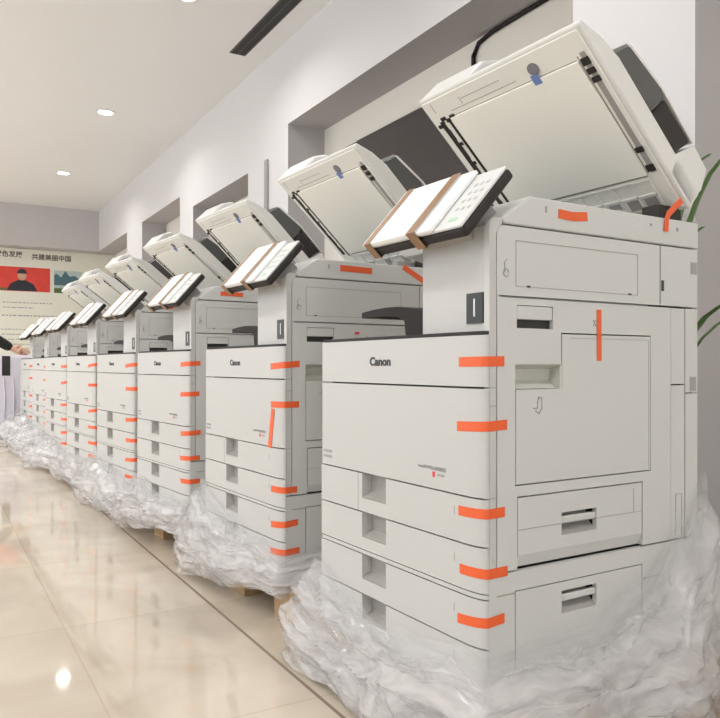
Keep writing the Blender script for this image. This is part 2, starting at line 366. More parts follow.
def make_copier():
    t = thing('office_copier', '', 'copier')
    # --- inner chassis, seen only as dark gaps
    bobj('chassis', [(.018, .585, .037, .572, ZB + .03, .738), (.03, .585, .037, .195, .738, .94), (.44, .585, .037, .572, .738, .94)], 'core', t)
    for x in (.06, .5):
        for y in (.05, .5): bobj('caster', [(x, x + .05, y, y + .03, ZB, ZB + .031)], 'black', t)
    # --- front covers
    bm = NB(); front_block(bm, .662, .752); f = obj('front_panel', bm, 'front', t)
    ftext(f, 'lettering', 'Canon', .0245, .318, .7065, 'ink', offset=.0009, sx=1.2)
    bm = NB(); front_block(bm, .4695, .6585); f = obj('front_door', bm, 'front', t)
    ftext(f, 'lettering', 'imageRUNNER ADVANCE', .0075, .142, .508, 'greyink', offset=.0002)
    bm = NB(); box(bm, -.0156, -.015, .1, .145, .5035, .5055); box(bm, -.0156, -.015, .105, .125, .494, .498); obj('caption', bm, 'greyink', f)
    bm = NB(); box(bm, -.0156, -.015, .132, .14, .491, .501); obj('red_mark', bm, 'red', f)
    bm = NB()
    for z in (.498, .486): 
        for k in range(5): box(bm, -.0156, -.015, .52 + k * .008, .5255 + k * .008, z, z + .006)
    obj('caption', bm, 'greyink', f)
    # black lip on top of the front panel
    bm = NB(); prism(bm, corner(x1=.06, xf=-.011), .753, .759, 2); obj('tray_lip', bm, 'dark', t)
    # --- four paper drawers with grab notches
    for k, (z0, z1) in enumerate(((.3855, .4665), (.3045, .3825), (.2095, .2925), (.1255, .2065))):
        zt = z1 - .052; ya, yb = .297, .389
        bm = NB()
        prism(bm, [(.05, z0), (.569, z0), (.569, z1), (yb, z1), (yb, zt), (ya, zt), (ya, z1), (.05, z1)], -.015, .03, 0)
        c = corner(); prism(bm, [(.016, .05)] + c[3:-1] + [(.016, .016)], z0, z1, 2)
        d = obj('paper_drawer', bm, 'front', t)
        bm = NB(); prism(bm, [(-.0135, zt + .001), (.0115, zt + .012), (.0115, z1), (.009, z1), (.009, zt + .013), (-.0135, zt + .003)], ya, yb, 1)
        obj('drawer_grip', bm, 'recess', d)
        bobj('level_mark', [(-.0154, -.015, .075, .0765, z1 - .035, z1 - .02)], 'greyink', d)
        if k == 0: bobj('label_groove', [(-.0153, -.015, .404, .406, z0, z1)], 'greyink', d)
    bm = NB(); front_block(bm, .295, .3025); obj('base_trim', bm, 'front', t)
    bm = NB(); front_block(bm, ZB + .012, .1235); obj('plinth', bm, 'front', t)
    # --- right side skin
    bm = NB()
    p = [(.001, .338), (.0165, .338), (.0165, .928), (.021, .940), (.030, .9455), (.030, .957), (.012, .957), (.004, .950), (.001, .938)]
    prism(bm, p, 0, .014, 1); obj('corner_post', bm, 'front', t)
    bobj('post_clip', [(.001, .0165, -.0006, .0, .628, .6295), (.001, .0165, -.0006, 0, .660, .6615), (.001, .0165, -.0006, 0, .468, .4695)], 'greyink', t)
    # upper cover with its service flap outline
    bm = NB(); arc = [(.019 + .016 * (1 - math.cos(R(a))), .929 + .016 * math.sin(R(a))) for a in range(0, 91, 15)]
    prism(bm, [(.019, .8225)] + arc + [(.4615, .945), (.4615, .8225)], 0.001, .014, 1)
    u = obj('upper_side_cover', bm, 'side', t)
    bm = NB()
    for (a, b, c, d) in ((.063, .393, .9196, .921), (.063, .393, .839, .8402), (.063, .0642, .839, .921), (.3918, .393, .839, .921)): box(bm, a, b, .0004, .0012, c, d)
    obj('flap_outline', bm, 'recess', u)
    bobj('flap_hinge', [(.09, .098, 0, .0012, .8385, .842), (.365, .373, 0, .0012, .8385, .842)], 'ink', u)
    bm = NB(); tube(bm, [(.040 + .006 * math.cos(a), .0005, .862 + .007 * math.sin(a)) for a in [R(q) for q in range(0, 340, 30)]], .0009, 5)
    tube(bm, [(.038, .0005, .862), (.036, .0005, .880), (.042, .0005, .886)], .0009, 5); obj('lever_icon', bm, 'greyink', u)
    bm = NB(); prism(bm, [(.4655, .8225), (.4655, .945), (.588, .945), (.588, .8225)], .001, .014, 1); u2 = obj('upper_rear_cover', bm, 'side', t)
    bobj('latch', [(.467, .475, 0, .0012, .852, .874)], 'ink', u2)
    bobj('vent_port', [(.565, .585, 0, .0012, .893, .918)], 'recess', u2)
    # middle cover: ring around handle slot, grip and bypass tray
    holes = [(.065, .155, .7655, .8065), (.061, .1775, .658, .700), (.061, .432, .4855, .658), (.1755, .432, .658, .7595), (.066, .4075, .338, .4665)]
    bm = NB(); grid(bm, [.019, .061, .065, .066, .155, .1755, .1775, .4075, .432, .4965], [.338, .4665, .4855, .658, .700, .7595, .7655, .8065, .8185], holes, 0, .012)
    mc = obj('side_cover', bm, 'side', t, smooth=0)
    bobj('handle_flap', [(.0665, .1535, .001, .01, .7815, .8055)], 'side', mc, .001)
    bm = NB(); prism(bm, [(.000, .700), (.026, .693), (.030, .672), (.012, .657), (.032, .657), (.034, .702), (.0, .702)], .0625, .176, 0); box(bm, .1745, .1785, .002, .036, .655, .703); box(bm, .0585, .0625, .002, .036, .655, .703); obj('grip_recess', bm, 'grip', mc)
    bobj('handle_slot', [(.0645, .1555, .0095, .0118, .7645, .782)], 'core', mc)
    bm = NB(); tube(bm, [(.262, -.0003, .775), (.268, -.0003, .785), (.276, -.0003, .78), (.268, -.0003, .775), (.262, -.0003, .786)], .0009, 5); obj('lever_icon', bm, 'greyink', mc)
    bm = NB(); prism(bm, [(.063, .488), (.430, .488), (.430, .757), (.1785, .757), (.1785, .656), (.063, .656)], 0, .012, 1)
    bp = obj('bypass_tray', bm, 'side', t)
    bm = NB()
    for (a, b, c, d) in ((.425, .4262, .49, .75), (.2, .425, .7495, .7505)): box(bm, a, b, -.0004, .0001, c, d)
    obj('edge_groove', bm, 'recess', bp)
    bm = NB(); tube(bm, [(.105, -.0003, .622), (.115, -.0003, .622), (.115, -.0003, .632), (.118, -.0003, .642), (.126, -.0003, .642), (.126, -.0003, .622), (.118, -.0003, .612), (.110, -.0003, .618)], .001, 5); obj('paper_icon', bm, 'greyink', bp)
    # cassette door with pull
    def pull_door(name, x0, x1, z0, z1, hz, cham):
        bm = NB(); grid(bm, [x0, .178, .273, x1], [z0 + cham, hz - .042, hz, z1], [(.178, .273, hz - .042, hz)], .001, .012)
        if cham:
            prism(bm, [(.001, z0 + cham), (.012, z0 + cham), (.012, z0), (.009, z0)], x0, x1, 0)
        d = obj(name, bm, 'side', t, smooth=0)
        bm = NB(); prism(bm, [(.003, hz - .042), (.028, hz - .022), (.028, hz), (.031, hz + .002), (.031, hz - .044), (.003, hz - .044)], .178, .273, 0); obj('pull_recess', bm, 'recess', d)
        bobj('pull_bar', [(.180, .271, .003, .013, hz - .021, hz - .008)], 'side', d, .002); return d
    d = pull_door('side_door', .0685, .405, .340, .464, .427, .022)
    bobj('door_groove', [(.0685, .405, .0002, .0012, .4065, .4075), (.38, .381, .0002, .0012, .4075, .455)], 'recess', d)
    # rear strips
    bobj('rear_cover', [(.500, .5445, .002, .014, .338, .6575), (.500, .5445, .002, .014, .6605, .8185), (.547, .588, .001, .014, .338, .6395), (.547, .588, .001, .014, .642, .8185)], 'side', t)
    bobj('rear_vent', [(.562, .582, 0, .0022, .645, .675)], 'recess', t)
    bobj('rear_grip_groove', [(.515, .5162, .0012, .0021, .34, .43), (.535, .5362, .0012, .0021, .34, .43), (.515, .5362, .0012, .0021, .43, .4312)], 'recess', t)
    # pedestal side
    bm = NB(); grid(bm, [.001, .019, .061, .4075, .588], [ZB + .012, .150, .3005, .3345], [(.061, .4075, .150, .3005)], .001, .012); obj('pedestal_skin', bm, 'side', t, smooth=0)
    bobj('pedestal_seam', [(.019, .061, 0, .0011, .296, .298), (.41, .588, 0, .0011, .27, .2715)], 'recess', t)
    d = pull_door('pedestal_door', .0635, .405, .1525, .2985, .282, 0)
    # far side and back skins
    bobj('left_skin', [(.03, .585, .571, .575, ZB + .012, .752), (.44, .585, .571, .575, .752, .945)], 'side', t)
    bobj('rear_skin', [(.586, .592, .012, .575, ZB + .012, .945)], 'side', t)
    # bay floor (paper exit) and its back wall
    bobj('exit_tray', [(.03, .44, .2, .573, .739, .7475)], 'darkgrey', t)
    bobj('bay_back', [(.432, .44, .2, .575, .748, .945)], 'side', t)
    # --- control tower on the right
    bm = NB(); pl = [(.44, .205), (.012, .205), (.008, .201)]
    for i in range(8):
        a = math.pi / 2 * i / 7; pl.append((.008 + .018 * (1 - math.cos(a)), .002 + .022 * (1 - math.sin(a))))
    pl += [(.03, .0135), (.44, .0135)]
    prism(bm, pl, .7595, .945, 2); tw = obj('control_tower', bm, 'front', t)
    bobj('power_switch_well', [(.0048, .0088, .022, .066, .774, .828)], 'black', tw)
    bobj('power_switch', [(.0040, .0072, .042, .046, .786, .818)], 'keys', tw)
    # dark relay tray curling out of the bay
    top = [(.20, .797), (.25, .810), (.30, .820), (.35, .826), (.40, .827), (.45, .825), (.495, .821)]
    bot = [(.497, .808), (.44, .806), (.39, .805), (.345, .801), (.325, .793), (.318, .7485), (.20, .7485)]
    bm = NB(); prism(bm, top + bot, .05, .30, 0); obj('relay_tray', bm, 'darkgrey', t, .002)
    # --- scanner
    bm = NB(); pr_ = [(.036, .948), (.03, .957), (.100, 1.003), (.588, 1.003), (.590, 1.0), (.590, .948)]
    prism(bm, pr_, .0, .205, 1); prism(bm, [(.225, .972), (.21, .995), (.22, 1.003)] + pr_[3:5] + [(.590, .948), (.36, .948)], .205, .575, 1)
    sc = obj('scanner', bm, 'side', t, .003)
    # keep the scanner back from the front on the open side
    bobj('platen_glass', [(.235, .50, .04, .46, 1.0031, 1.0045)], 'glass', sc)
    bobj('index_mark', [(.135, .139, -.0008, .0002, .977, .989), (.43, .436, -.0008, .0002, .982, .987), (.515, .521, -.0008, .0002, .979, .986)], 'greyink', sc)
    for q in (.03, .44): bobj('hinge_bracket', [(.50, .575, q, q + .045, 1.003, 1.04)], 'dark', sc, .003)
    bobj('hinge_arm', [(.44, .56, .085, .115, 1.003, 1.032)], 'recess', sc, .003); bobj('hinge_arm', [(.40, .55, .15, .17, 1.003, 1.022)], 'recess', sc, .003)
    # --- tilting control panel
    cp = empty_part('control_panel', t, (-.064, 0, .934), (0, R(-48), 0))      # local x up the slope, y along the row, z out of the face
    bm = NB(); box(bm, 0, .158, .0, .298, -.026, -.006); obj('panel_back', bm, 'dark', cp, .006, seg=3)
    bm = NB(); box(bm, .002, .156, .002, .296, -.0055, 0); obj('panel_face', bm, 'keys', cp, .0015)
    bm = NB(); box(bm, -.003, .160, .118, .293, .0005, .012); obj('packing_sheet', bm, 'foam', cp, .002)
    bm = NB(); box(bm, -.003, .160, .075, .117, .0005, .009); obj('packing_sheet', bm, 'foam', cp, .002)
    bm = NB()
    for i in range(4):
        for j in range(3): box(bm, .050 + i * .022, .057 + i * .022, .016 + j * .016, .023 + j * .016, 0, .0009)
    obj('key', bm, 'keygrey', cp)
    bobj('start_key', [(.020, .028, .028, .05, 0, .0009)], 'green', cp)
    for y0, y1, h in ((.264, .286, .0128), (.116, .142, .0128)):
        bm = NB(); path = [(.05, -.0268), (-.0040, -.0268), (-.0046, h), (.1612, h), (.1612, -.0268), (.11, -.0268)]
        a = []
        for i, (x, z) in enumerate(path): a.append([bm.verts.new((x, y0, z)), bm.verts.new((x, y1, z))])
        for i in range(len(a) - 1): bm.faces.new((a[i][0], a[i][1], a[i + 1][1], a[i + 1][0]))
        o = obj('brown_tape', bm, 'kraft', cp, smooth=0); s = o.modifiers.new('thick', 'SOLIDIFY'); s.thickness = .0007
    bobj('panel_arm', [(.04, .12, .05, .16, -.075, -.026)], 'recess', cp, .004)
    # --- lid with the document feeder, hinge along y (local -x is towards the free edge, z the outer face)
    ld = empty_part('document_lid', t, (.56, 0, 1.04), (0, R(42.7), 0))
    def A(a0, a1, y0, y1, n0, n1): return (-a1, -a0, y0, y1, n0, n1)
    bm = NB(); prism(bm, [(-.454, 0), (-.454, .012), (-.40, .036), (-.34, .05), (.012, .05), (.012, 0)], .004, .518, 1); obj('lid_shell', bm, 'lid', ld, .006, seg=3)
    bm = NB(); box(bm, *A(.0, .444, .014, .508, -.003, .001)); obj('lid_frame', bm, 'under', ld, .002)
    bm = NB(); box(bm, *A(.098, .386, .047, .445, -.008, -.0025)); obj('platen_sheet', bm, 'pad', ld, .001)
    bm = NB(); box(bm, *A(.09, .378, .452, .4595, -.0045, -.002)); box(bm, *A(.10, .385, .474, .489, -.0045, -.002)); obj('scan_strip', bm, 'dark', ld)
    for a in (.13, .19, .25, .31, .36): bobj('strip_clip', [A(a, a + .018, .4595, .474, -.0045, -.002)], 'under', ld)
    for a, y in ((.378, .447), (.386, .462), (.37, .485), (.384, .43), (.25, .465), (.31, .462)): bobj('strip_hook', [A(a, a + .009, y, y + .016, -.006, -.002)], 'black', ld)
    bm = NB(); box(bm, *A(.10, .395, .0435, .0465, -.0035, -.002)); box(bm, *A(.387, .389, .05, .44, -.0035, -.002)); box(bm, *A(.092, .096, .05, .44, -.0035, -.002)); obj('sheet_gap', bm, 'recess', ld)
    bm = NB(); box(bm, *A(.10, .40, .024, .037, -.0036, -.002)); obj('edge_channel', bm, 'recess', ld)
    for a, h in ((.372, .016), (.352, .012), (.332, .012), (.155, .012), (.105, .016)): bobj('edge_latch', [A(a, a + h, .023, .040, -.0075, -.003)], 'dark', ld)
    bm = NB()
    for y in range(9): box(bm, *A(.012, .085, .05 + y * .048, .054 + y * .048, -.006, -.002))
    box(bm, *A(.045, .05, .05, .44, -.006, -.002)); box(bm, *A(.083, .087, .05, .44, -.006, -.002)); obj('hinge_rib', bm, 'under', ld)
    for y in (.06, .105, .155, .255, .35): bobj('hinge_pocket', [A(.014, .04, y, y + .03, -.0042, -.002)], 'recess', ld)
    bm = NB(); vs = [bm.verts.new((-.409 + .014 * math.cos(R(q)), .153 + .014 * math.sin(R(q)), -.0035)) for q in range(0, 360, 20)]; f_ = bm.faces.new(vs)
    r_ = bmesh.ops.extrude_face_region(bm, geom=[f_]); bmesh.ops.translate(bm, verts=[v for v in r_['geom'] if isinstance(v, bmesh.types.BMVert)], vec=(0, 0, -.002)); obj('magnet_disc', bm, 'greydot', ld)
    bm = NB(); box(bm, *A(.376, .399, .147, .166, -.0095, -.008)); obj('tab_sticker', bm, 'blue', ld)
    bm = NB(); box(bm, *A(.40, .4015, .21, .43, -.0036, -.002)); box(bm, *A(.418, .4195, .25, .38, -.0036, -.002)); box(bm, *A(.405, .424, .383, .3845, -.0036, -.002)); box(bm, *A(.41, .438, .48, .4815, -.0036, -.002)); obj('caution_print', bm, 'recess', ld)
    # feeder
    bm = NB(); prism(bm, [(-.453, .004), (-.451, .075), (-.425, .118), (-.30, .132), (-.06, .128), (-.005, .105), (.0, .05)], .335, .516, 1); fd = obj('feeder_cover', bm, 'lid', ld, .008, seg=3)
    bobj('feeder_slot', [(-.432, -.405, .225, .33, .02, .058)], 'dark', fd, .002)
    bm = NB(); prism(bm, [(.004, .006), (-.083, .004), (-.097, .051), (-.071, .111), (-.007, .107), (.010, .06)], .004, .34, 1); obj('hinge_cover', bm, 'lid', ld, .003)
    bm = NB(); prism(bm, [(-.352, .046), (-.336, .094), (-.214, .114), (-.200, .09), (-.206, .0505)], .006, .338, 1); obj('input_tray', bm, 'smoke', ld, .003)
    bm = NB(); prism(bm, [(-.203, .0505), (-.196, .105), (-.083, .109), (-.100, .0505)], .008, .338, 1); obj('feeder_throat', bm, 'dark', ld, .002)
    bm = NB(); prism(bm, [(-.345, .092), (-.332, .103), (-.214, .122), (-.075, .1185), (-.075, .1125), (-.212, .115), (-.330, .0955)], .008, .338, 1); obj('tray_rim', bm, 'lid', ld, .0015)
    bm = NB(); prism(bm, [(-.325, .060), (-.318, .088), (-.225, .1), (-.222, .066)], .0095, .0125, 1); obj('tray_rail', bm, 'darkgrey', ld, .001)
    return t

proto = make_copier()
def kids(o, name): return [c for c in o.children if c.name.split('.')[0] == name]
poses = [(0.836, 1.011, 2.0), (0.856, 1.904, 2.9), (0.851, 2.762, 5.0), (0.826, 3.529, 5.2), (0.805, 4.368, 5.5), (0.778, 5.208, 5.0), (0.773, 6.057, 3.6), (0.764, 6.951, 2.95)]
labs = ['largest and nearest white copier, lid raised, five orange tapes down its front corner',
        'white copier second from the front, slanted orange tape on its front door',
        'white copier third in the row, lid raised, its front half hidden by none',
        'white copier fourth in the row, lid raised before the narrow wall pier',
        'white copier fifth in the row, between the fourth and sixth machines',
        'white copier sixth in the row, its raised lid overlapping the cream notice board',
        'white copier seventh in the row, mostly hidden behind the sixth, farthest raised lid',
        'farthest unwrapped white copier, beside the reaching hand, lid shut']
labs[2] = 'white copier third in the row, lid raised, whole front visible, five orange tapes'
tapes = [(.707, .595, .441, .340, .252), (.700, .588, .352, .254, .177), (.704, .591, .444, .348, .261), (.700, .587, .444, .350, .257, .18),
         (.70, .588, .444, .352, .262, .19), (.69, .586, .438, .345, .258, .187), (.69, .586, .438, .345, .258, .187), (.69, .586, .438, .345, .258, .187)]
cop = []
rnd = random.Random(4)
for i, (x, y, th) in enumerate(poses):
    o = proto if i == 0 else copy_tree(proto)
    cop.append(o)
for i, (o, (x, y, th)) in enumerate(zip(cop, poses)):
    o.location = (x, y, 0); o.rotation_euler = (0, 0, R(th)); tag(o, labs[i], 'copier', 'row of white copiers')
    for z in tapes[i]: front_tape(o, z + rnd.uniform(-.002, .002), rnd.uniform(.0, .012), (.063 if i < 3 else .10) + rnd.uniform(-.005, .005), .037 + rnd.uniform(-.004, .006))
    ld = kids(o, 'document_lid')[0]
    if i >= 7: ld.location = (.56, 0, 1.008); ld.rotation_euler = (0, 0, 0)
    elif i: ld.rotation_euler = (0, R((0, 42.5, 43, 39, 37.5, 37, 36.5)[i]), 0)
    if i == 0:
        side_tape(o, [(.168, .979), (.205, .977), (.245, .981)], .017)
        side_tape(o, [(.2775, .806), (.278, .76), (.278, .708)], .013)
        side_tape(o, [(.478, .975), (.480, 1.0), (.486, 1.012), (.512, 1.032), (.530, 1.045)], .014, y=-.003)
    elif i == 1:
        side_tape(o, [(.175, .981), (.285, .979)], .018)
        side_tape(o, [(.40, 1.0), (.49, .955)], .017)
        bm = NB(); prism(bm, [(.040, .575), (.060, .578), (.082, .468), (.060, .464)], -.0164, -.0157, 0); obj('orange_tape', bm, 'orange', o)
        bobj('red_sticker', [(.225, .24, -.001, .0, .79, .797)], 'red', o)
    elif i in (2, 3, 4): side_tape(o, [(.02 + .1, .975), (.215, .975)], .016)

# ------------------------------------------------------------------ pallets
def make_pallet():
    p = thing('wooden_pallet', '', 'pallet')
    for k in range(5): bobj('deck_board', [(-.02 + k * .1345, .09 + k * .1345, -.07, .65, .072, .0895)], 'wood', p, .002)
    for k in range(3):
        for j in range(3): bobj('block', [(-.02 + k * .272, .075 + k * .272, -.07 + j * .3075, .035 + j * .3075, .016, .072)], 'wood', p, .002)
    for j in range(3): bobj('bottom_board', [(-.02, .62, -.07 + j * .3075, .035 + j * .3075, .0, .016)], 'wood', p, .002)
    return p
pp = make_pallet()
ordn = ['nearest copier', 'second copier', 'third copier', 'fourth copier', 'fifth copier', 'sixth copier', 'seventh copier', 'farthest copier']
for i, (x, y, th) in enumerate(poses):
    o = pp if i == 0 else copy_tree(pp)
    o.location = (x, y, 0); o.rotation_euler = (0, 0, R(th)); tag(o, 'raw wooden pallet under the %s of the row' % ordn[i], 'pallet', 'pallets under the copiers')

# ------------------------------------------------------------------ stretch film dropped round every base
def ridged(v, o=4):
    s, a, t = 0, 1, 0
    for k in range(o):
        s += a * (1 - abs(noise.noise(v))) ** 2; t += a; a *= .55; v = v * 2.05 + Vector((3.1, 1.7, 9.2))
    return s / t
def film(seed, keys, name='plastic_wrap', nt=300, ns=44):
    """keys: (perimeter position 0..4, top height, bulge, hem height); perimeter runs near-rear, near-front, far-front, far-rear"""
    X0, X1, Y0, Y1 = -.020, .600, -.008, .590
    def per(t):
        t %= 4; k = int(t); f = t - k
        P = [(X1, Y0), (X0, Y0), (X0, Y1), (X1, Y1), (X1, Y0)]
        p = Vector(P[k]).lerp(Vector(P[k + 1]), f)
        N = [Vector((0, -1)), Vector((-1, 0)), Vector((0, 1)), Vector((1, 0))]
        n = N[k].copy(); w = .22
        if f < w: n = N[k - 1].lerp(N[k], .5 + .5 * f / w)
        if f > 1 - w: n = N[k].lerp(N[(k + 1) % 4], .5 * (f - 1 + w) / w)
        return p, n.normalized() * (1.0)
    ks = sorted(keys); ks = [(ks[-1][0] - 4, *ks[-1][1:])] + ks + [(ks[0][0] + 4, *ks[0][1:])]
    def K(t):
        for a, b in zip(ks, ks[1:]):
            if a[0] <= t <= b[0]:
                f = (t - a[0]) / max(b[0] - a[0], 1e-6); f = f * f * (3 - 2 * f)
                return [a[j] + (b[j] - a[j]) * f for j in (1, 2, 3)]
    bm = NB(); uvl = bm.loops.layers.uv.new('film'); sd = Vector((seed * 7.3, seed * 3.1, seed * 1.7))
    for layer in range(3):
        rows = []
        for i in range(nt):
            t = 4 * i / nt; p, n = per(t); zt, bu, hem = K(t); bu *= .78; zt += .02; row = []
            tang = Vector((-n.y, n.x))
            q0 = Vector((p.x, p.y, 0)) * 5 + sd + Vector((0, 0, layer * 11))
            zt2 = zt + .05 * (ridged(q0 * .9, 3) - .55) - .015 * layer
            bu2 = bu * (.75 + .7 * (noise.noise(q0 * .55) * .5 + .5)) * (1, .78, .5)[layer]
            for j in range(ns + 1):
                s = j / ns
                # profile: hugs the machine at the top, billows, tucks back in at the hem
                off = .004 + bu2 * (math.sin(min(s * 1.25, 1) * math.pi / 2) ** 1.5) * (1 - .16 * max(0, (s - .66) / .34) ** 2)
                z = zt2 + (hem - zt2) * (s ** 1.08)
                amp = min(1, s * 3.5)
                c = Vector((p.x + n.x * off, p.y + n.y * off, z))
                # long folds that run along the film, bent by a slow drift, plus fine crumple
                dr = noise.noise(Vector((t * 1.6, s * 1.5, layer * 3.0)) + sd)
                g = Vector((t * 2.6 + .5 * dr, s * 5.5 + t * .9 * (1 if layer != 1 else -1) + 1.6 * dr, layer * 5.0)) + sd
                r = ridged(g, 3) - .6
                g2 = Vector((c.x * 20, c.y * 20, z * 26)) + sd
                r2 = ridged(g2, 3) - .55
                off2 = amp * (.048 * r * (.4 + bu2 / .1 * .6) + .004 * r2)
                zz = z + amp * (.020 * noise.noise(g * 1.3 + Vector((5, 5, 5))))
                c += Vector((n.x * max(off2, -off * .8), n.y * max(off2, -off * .8), 0)); c.z = max(zz, .004)
                c.x += tang.x * .02 * noise.noise(g * 1.1) * amp; c.y += tang.y * .02 * noise.noise(g * 1.1) * amp
                row.append((bm.verts.new(c), t * .6, s))
            rows.append(row)
        for i in range(nt):
            a, b = rows[i], rows[(i + 1) % nt]
            for j in range(ns):
                q = (a[j], b[j], b[j + 1], a[j + 1]); fc = bm.faces.new([v[0] for v in q])
                for lp, v in zip(fc.loops, q): lp[uvl].uv = (v[1] + (2.4 if i == nt - 1 and v[1] == 0 else 0), v[2] + layer * 0)
    o = obj(name, bm, 'film', None, smooth=80)
    return o
# (near-rear 0, near-front 1, far-front 2, far-rear 3)
fk = {
 0: [(0, .44, .08, .01), (.15, .33, .12, .01), (.35, .25, .16, .01), (.65, .175, .17, .01), (1, .175, .16, .01), (1.5, .15, .10, .01), (2, .225, .10, .01), (2.5, .22, .09, .01), (3, .3, .06, .02), (3.7, .46, .06, .03)],
 1: [(0, .2, .08, .06), (.6, .16, .07, .07), (1, .155, .08, .075), (1.5, .20, .11, .055), (2, .28, .11, .01), (2.6, .28, .09, .01), (3, .22, .08, .02)],
 2: [(0, .2, .08, .06), (.6, .17, .07, .07), (1, .175, .09, .08), (1.5, .165, .12, .06), (2, .22, .12, .01), (2.6, .22, .09, .01), (3, .22, .08, .02)],
 3: [(0, .2, .08, .03), (.6, .15, .08, .02), (1, .145, .11, .01), (1.5, .2, .13, .01), (2, .25, .12, .01), (2.6, .2, .06, .02), (3, .22, .08, .02)],
 4: [(0, .2, .08, .03), (.6, .2, .09, .03), (1, .15, .11, .02), (1.5, .16, .12, .03), (2, .18, .11, .02), (2.6, .2, .06, .02), (3, .22, .08, .02)],
 5: [(0, .2, .08, .03), (.6, .16, .09, .03), (1, .14, .12, .03), (1.5, .2, .18, .01), (2, .22, .18, .005), (2.6, .2, .06, .02), (3, .22, .08, .02)],
 6: [(0, .2, .06, .03), (.6, .16, .07, .03), (1, .2, .18, .01), (1.5, .25, .22, .005), (2, .26, .22, .005), (2.6, .2, .06, .02), (3, .22, .08, .02)],
 7: [(0, .2, .06, .03), (.6, .16, .07, .03), (1, .22, .22, .005), (1.5, .28, .28, .005), (2, .28, .28, .005), (2.6, .2, .10, .02), (3, .22, .08, .02)],
}
for i, (x, y, th) in enumerate(poses):
    o = film(i + 1, fk[i], nt=420 if i == 0 else 280 if i < 3 else 180, ns=54 if i == 0 else 40 if i < 3 else 26)
    o.location = (x, y, 0); o.rotation_euler = (0, 0, R(th))
    tag(o, 'crumpled clear plastic wrap slumped around the base of the %s' % ordn[i], 'plastic wrap', 'plastic wrap around the copier bases')

# ------------------------------------------------------------------ wrapped machine at the row's far end
w = thing('wrapped_machine', 'pale film-wrapped machine at far left under the reaching hand', 'machine', (.42, 7.76, 0))
bm = NB(); box(bm, 0, .6, 0, .55, .012, .795); o = obj('wrapped_body', bm, 'lav', w, .03, seg=4)
bobj('dark_slot', [(.165, .235, -.004, .004, .60, .785)], 'dark', w, .002)
bobj('foot', [(.02, .58, .02, .53, 0, .014)], 'black', w)
bm = NB()
for k in range(7): tube(bm, [(.02 + .08 * k, -.003, .05), (.03 + .08 * k, -.006, .4), (.02 + .08 * k, -.003, .58)], .006, 6)
obj('film_fold', bm, 'lav', w)

# ------------------------------------------------------------------ person reaching in from the left (only sleeve and hand in frame)
def skin_mesh(name, pts, edges, rad, m, parent, sub=2, root=0):
    me = bpy.data.meshes.new(name); me.from_pydata([Vector(p) for p in pts], edges, []); o = bpy.data.objects.new(name, me); C.objects.link(o)
    s = o.modifiers.new('skin', 'SKIN'); s.use_smooth_shade = True
    for v, r in zip(me.skin_vertices[0].data, rad): v.radius = (r, r) if isinstance(r, (int, float)) else r
    me.skin_vertices[0].data[root].use_root = True
    ss = o.modifiers.new('sub', 'SUBSURF'); ss.levels = sub; ss.render_levels = sub
    me2 = bpy.data.meshes.new_from_object(o.evaluated_get(bpy.context.evaluated_depsgraph_get()))
    bpy.data.objects.remove(o); me2.materials.clear(); me2.materials.append(M[m]); me2.name = name; me2.shade_smooth()
    o = bpy.data.objects.new(name, me2); C.objects.link(o); o.parent = parent; return o
# local frame: facing +x, right side is -y, feet on the floor
pr = thing('person', 'person in a black sleeve at the left edge, one hand reaching to the far machines', 'person', (.16, 8.06, 0))
Wr = Vector((.52, -.235, .853)); El = Vector((.20, -.27, 1.05)); Sh = Vector((.0, -.19, 1.40))
P = [(0, 0, .93), (.0, 0, 1.12), (.01, 0, 1.32), (.015, 0, 1.43), (.02, 0, 1.50), (.035, 0, 1.58), (.035, 0, 1.66)]     # pelvis .. head
E_ = [(i, i + 1) for i in range(6)]; Rr = [(.15, .115), (.135, .10), (.155, .105), (.075, .07), (.055, .055), (.075, .09), (.07, .085)]
def add(lst, base, rads):
    prev = base
    for p, r in zip(lst, rads):
        P.append(p); Rr.append(r); E_.append((prev, len(P) - 1)); prev = len(P) - 1
    return prev
for s in (-1, 1): add([(0, s * .10, .86), (.01, s * .105, .50), (-.01, s * .11, .09), (.10, s * .12, .045)], 0, [.085, .058, .042, .035])
hand_dir = Vector((.84, -.48, -.25)).normalized(); hs = Vector((.25, .35, -.9)); hs = (hs - hand_dir * hs.dot(hand_dir)).normalized(); hn = hand_dir.cross(hs).normalized()
palm = Wr + hand_dir * .075
iw = add([Sh, El, Wr, Wr + hand_dir * .045, palm], 2, [.058, .044, .027, (.021, .036), (.019, .038)])
for k, (off, ln) in enumerate(((-.030, .070), (-.010, .082), (.011, .076), (.030, .058))):
    b0 = palm + hs * off + hand_dir * .012
    d1 = (hand_dir + hn * .12 + hs * off * 5).normalized(); d2 = (hand_dir + hn * .6).normalized()
    add([b0, b0 + d1 * ln * .5, b0 + d1 * ln * .5 + d2 * ln * .5], iw, [.0105, .0095, .0075])
hs = -hs; tb = Wr + hand_dir * .035 + hs * .03
add([tb, tb + (hand_dir + hs * .9).normalized() * .035, tb + (hand_dir + hs * .9).normalized() * .035 + (hand_dir + hs * .25).normalized() * .032], iw - 1, [.013, .0105, .0085])
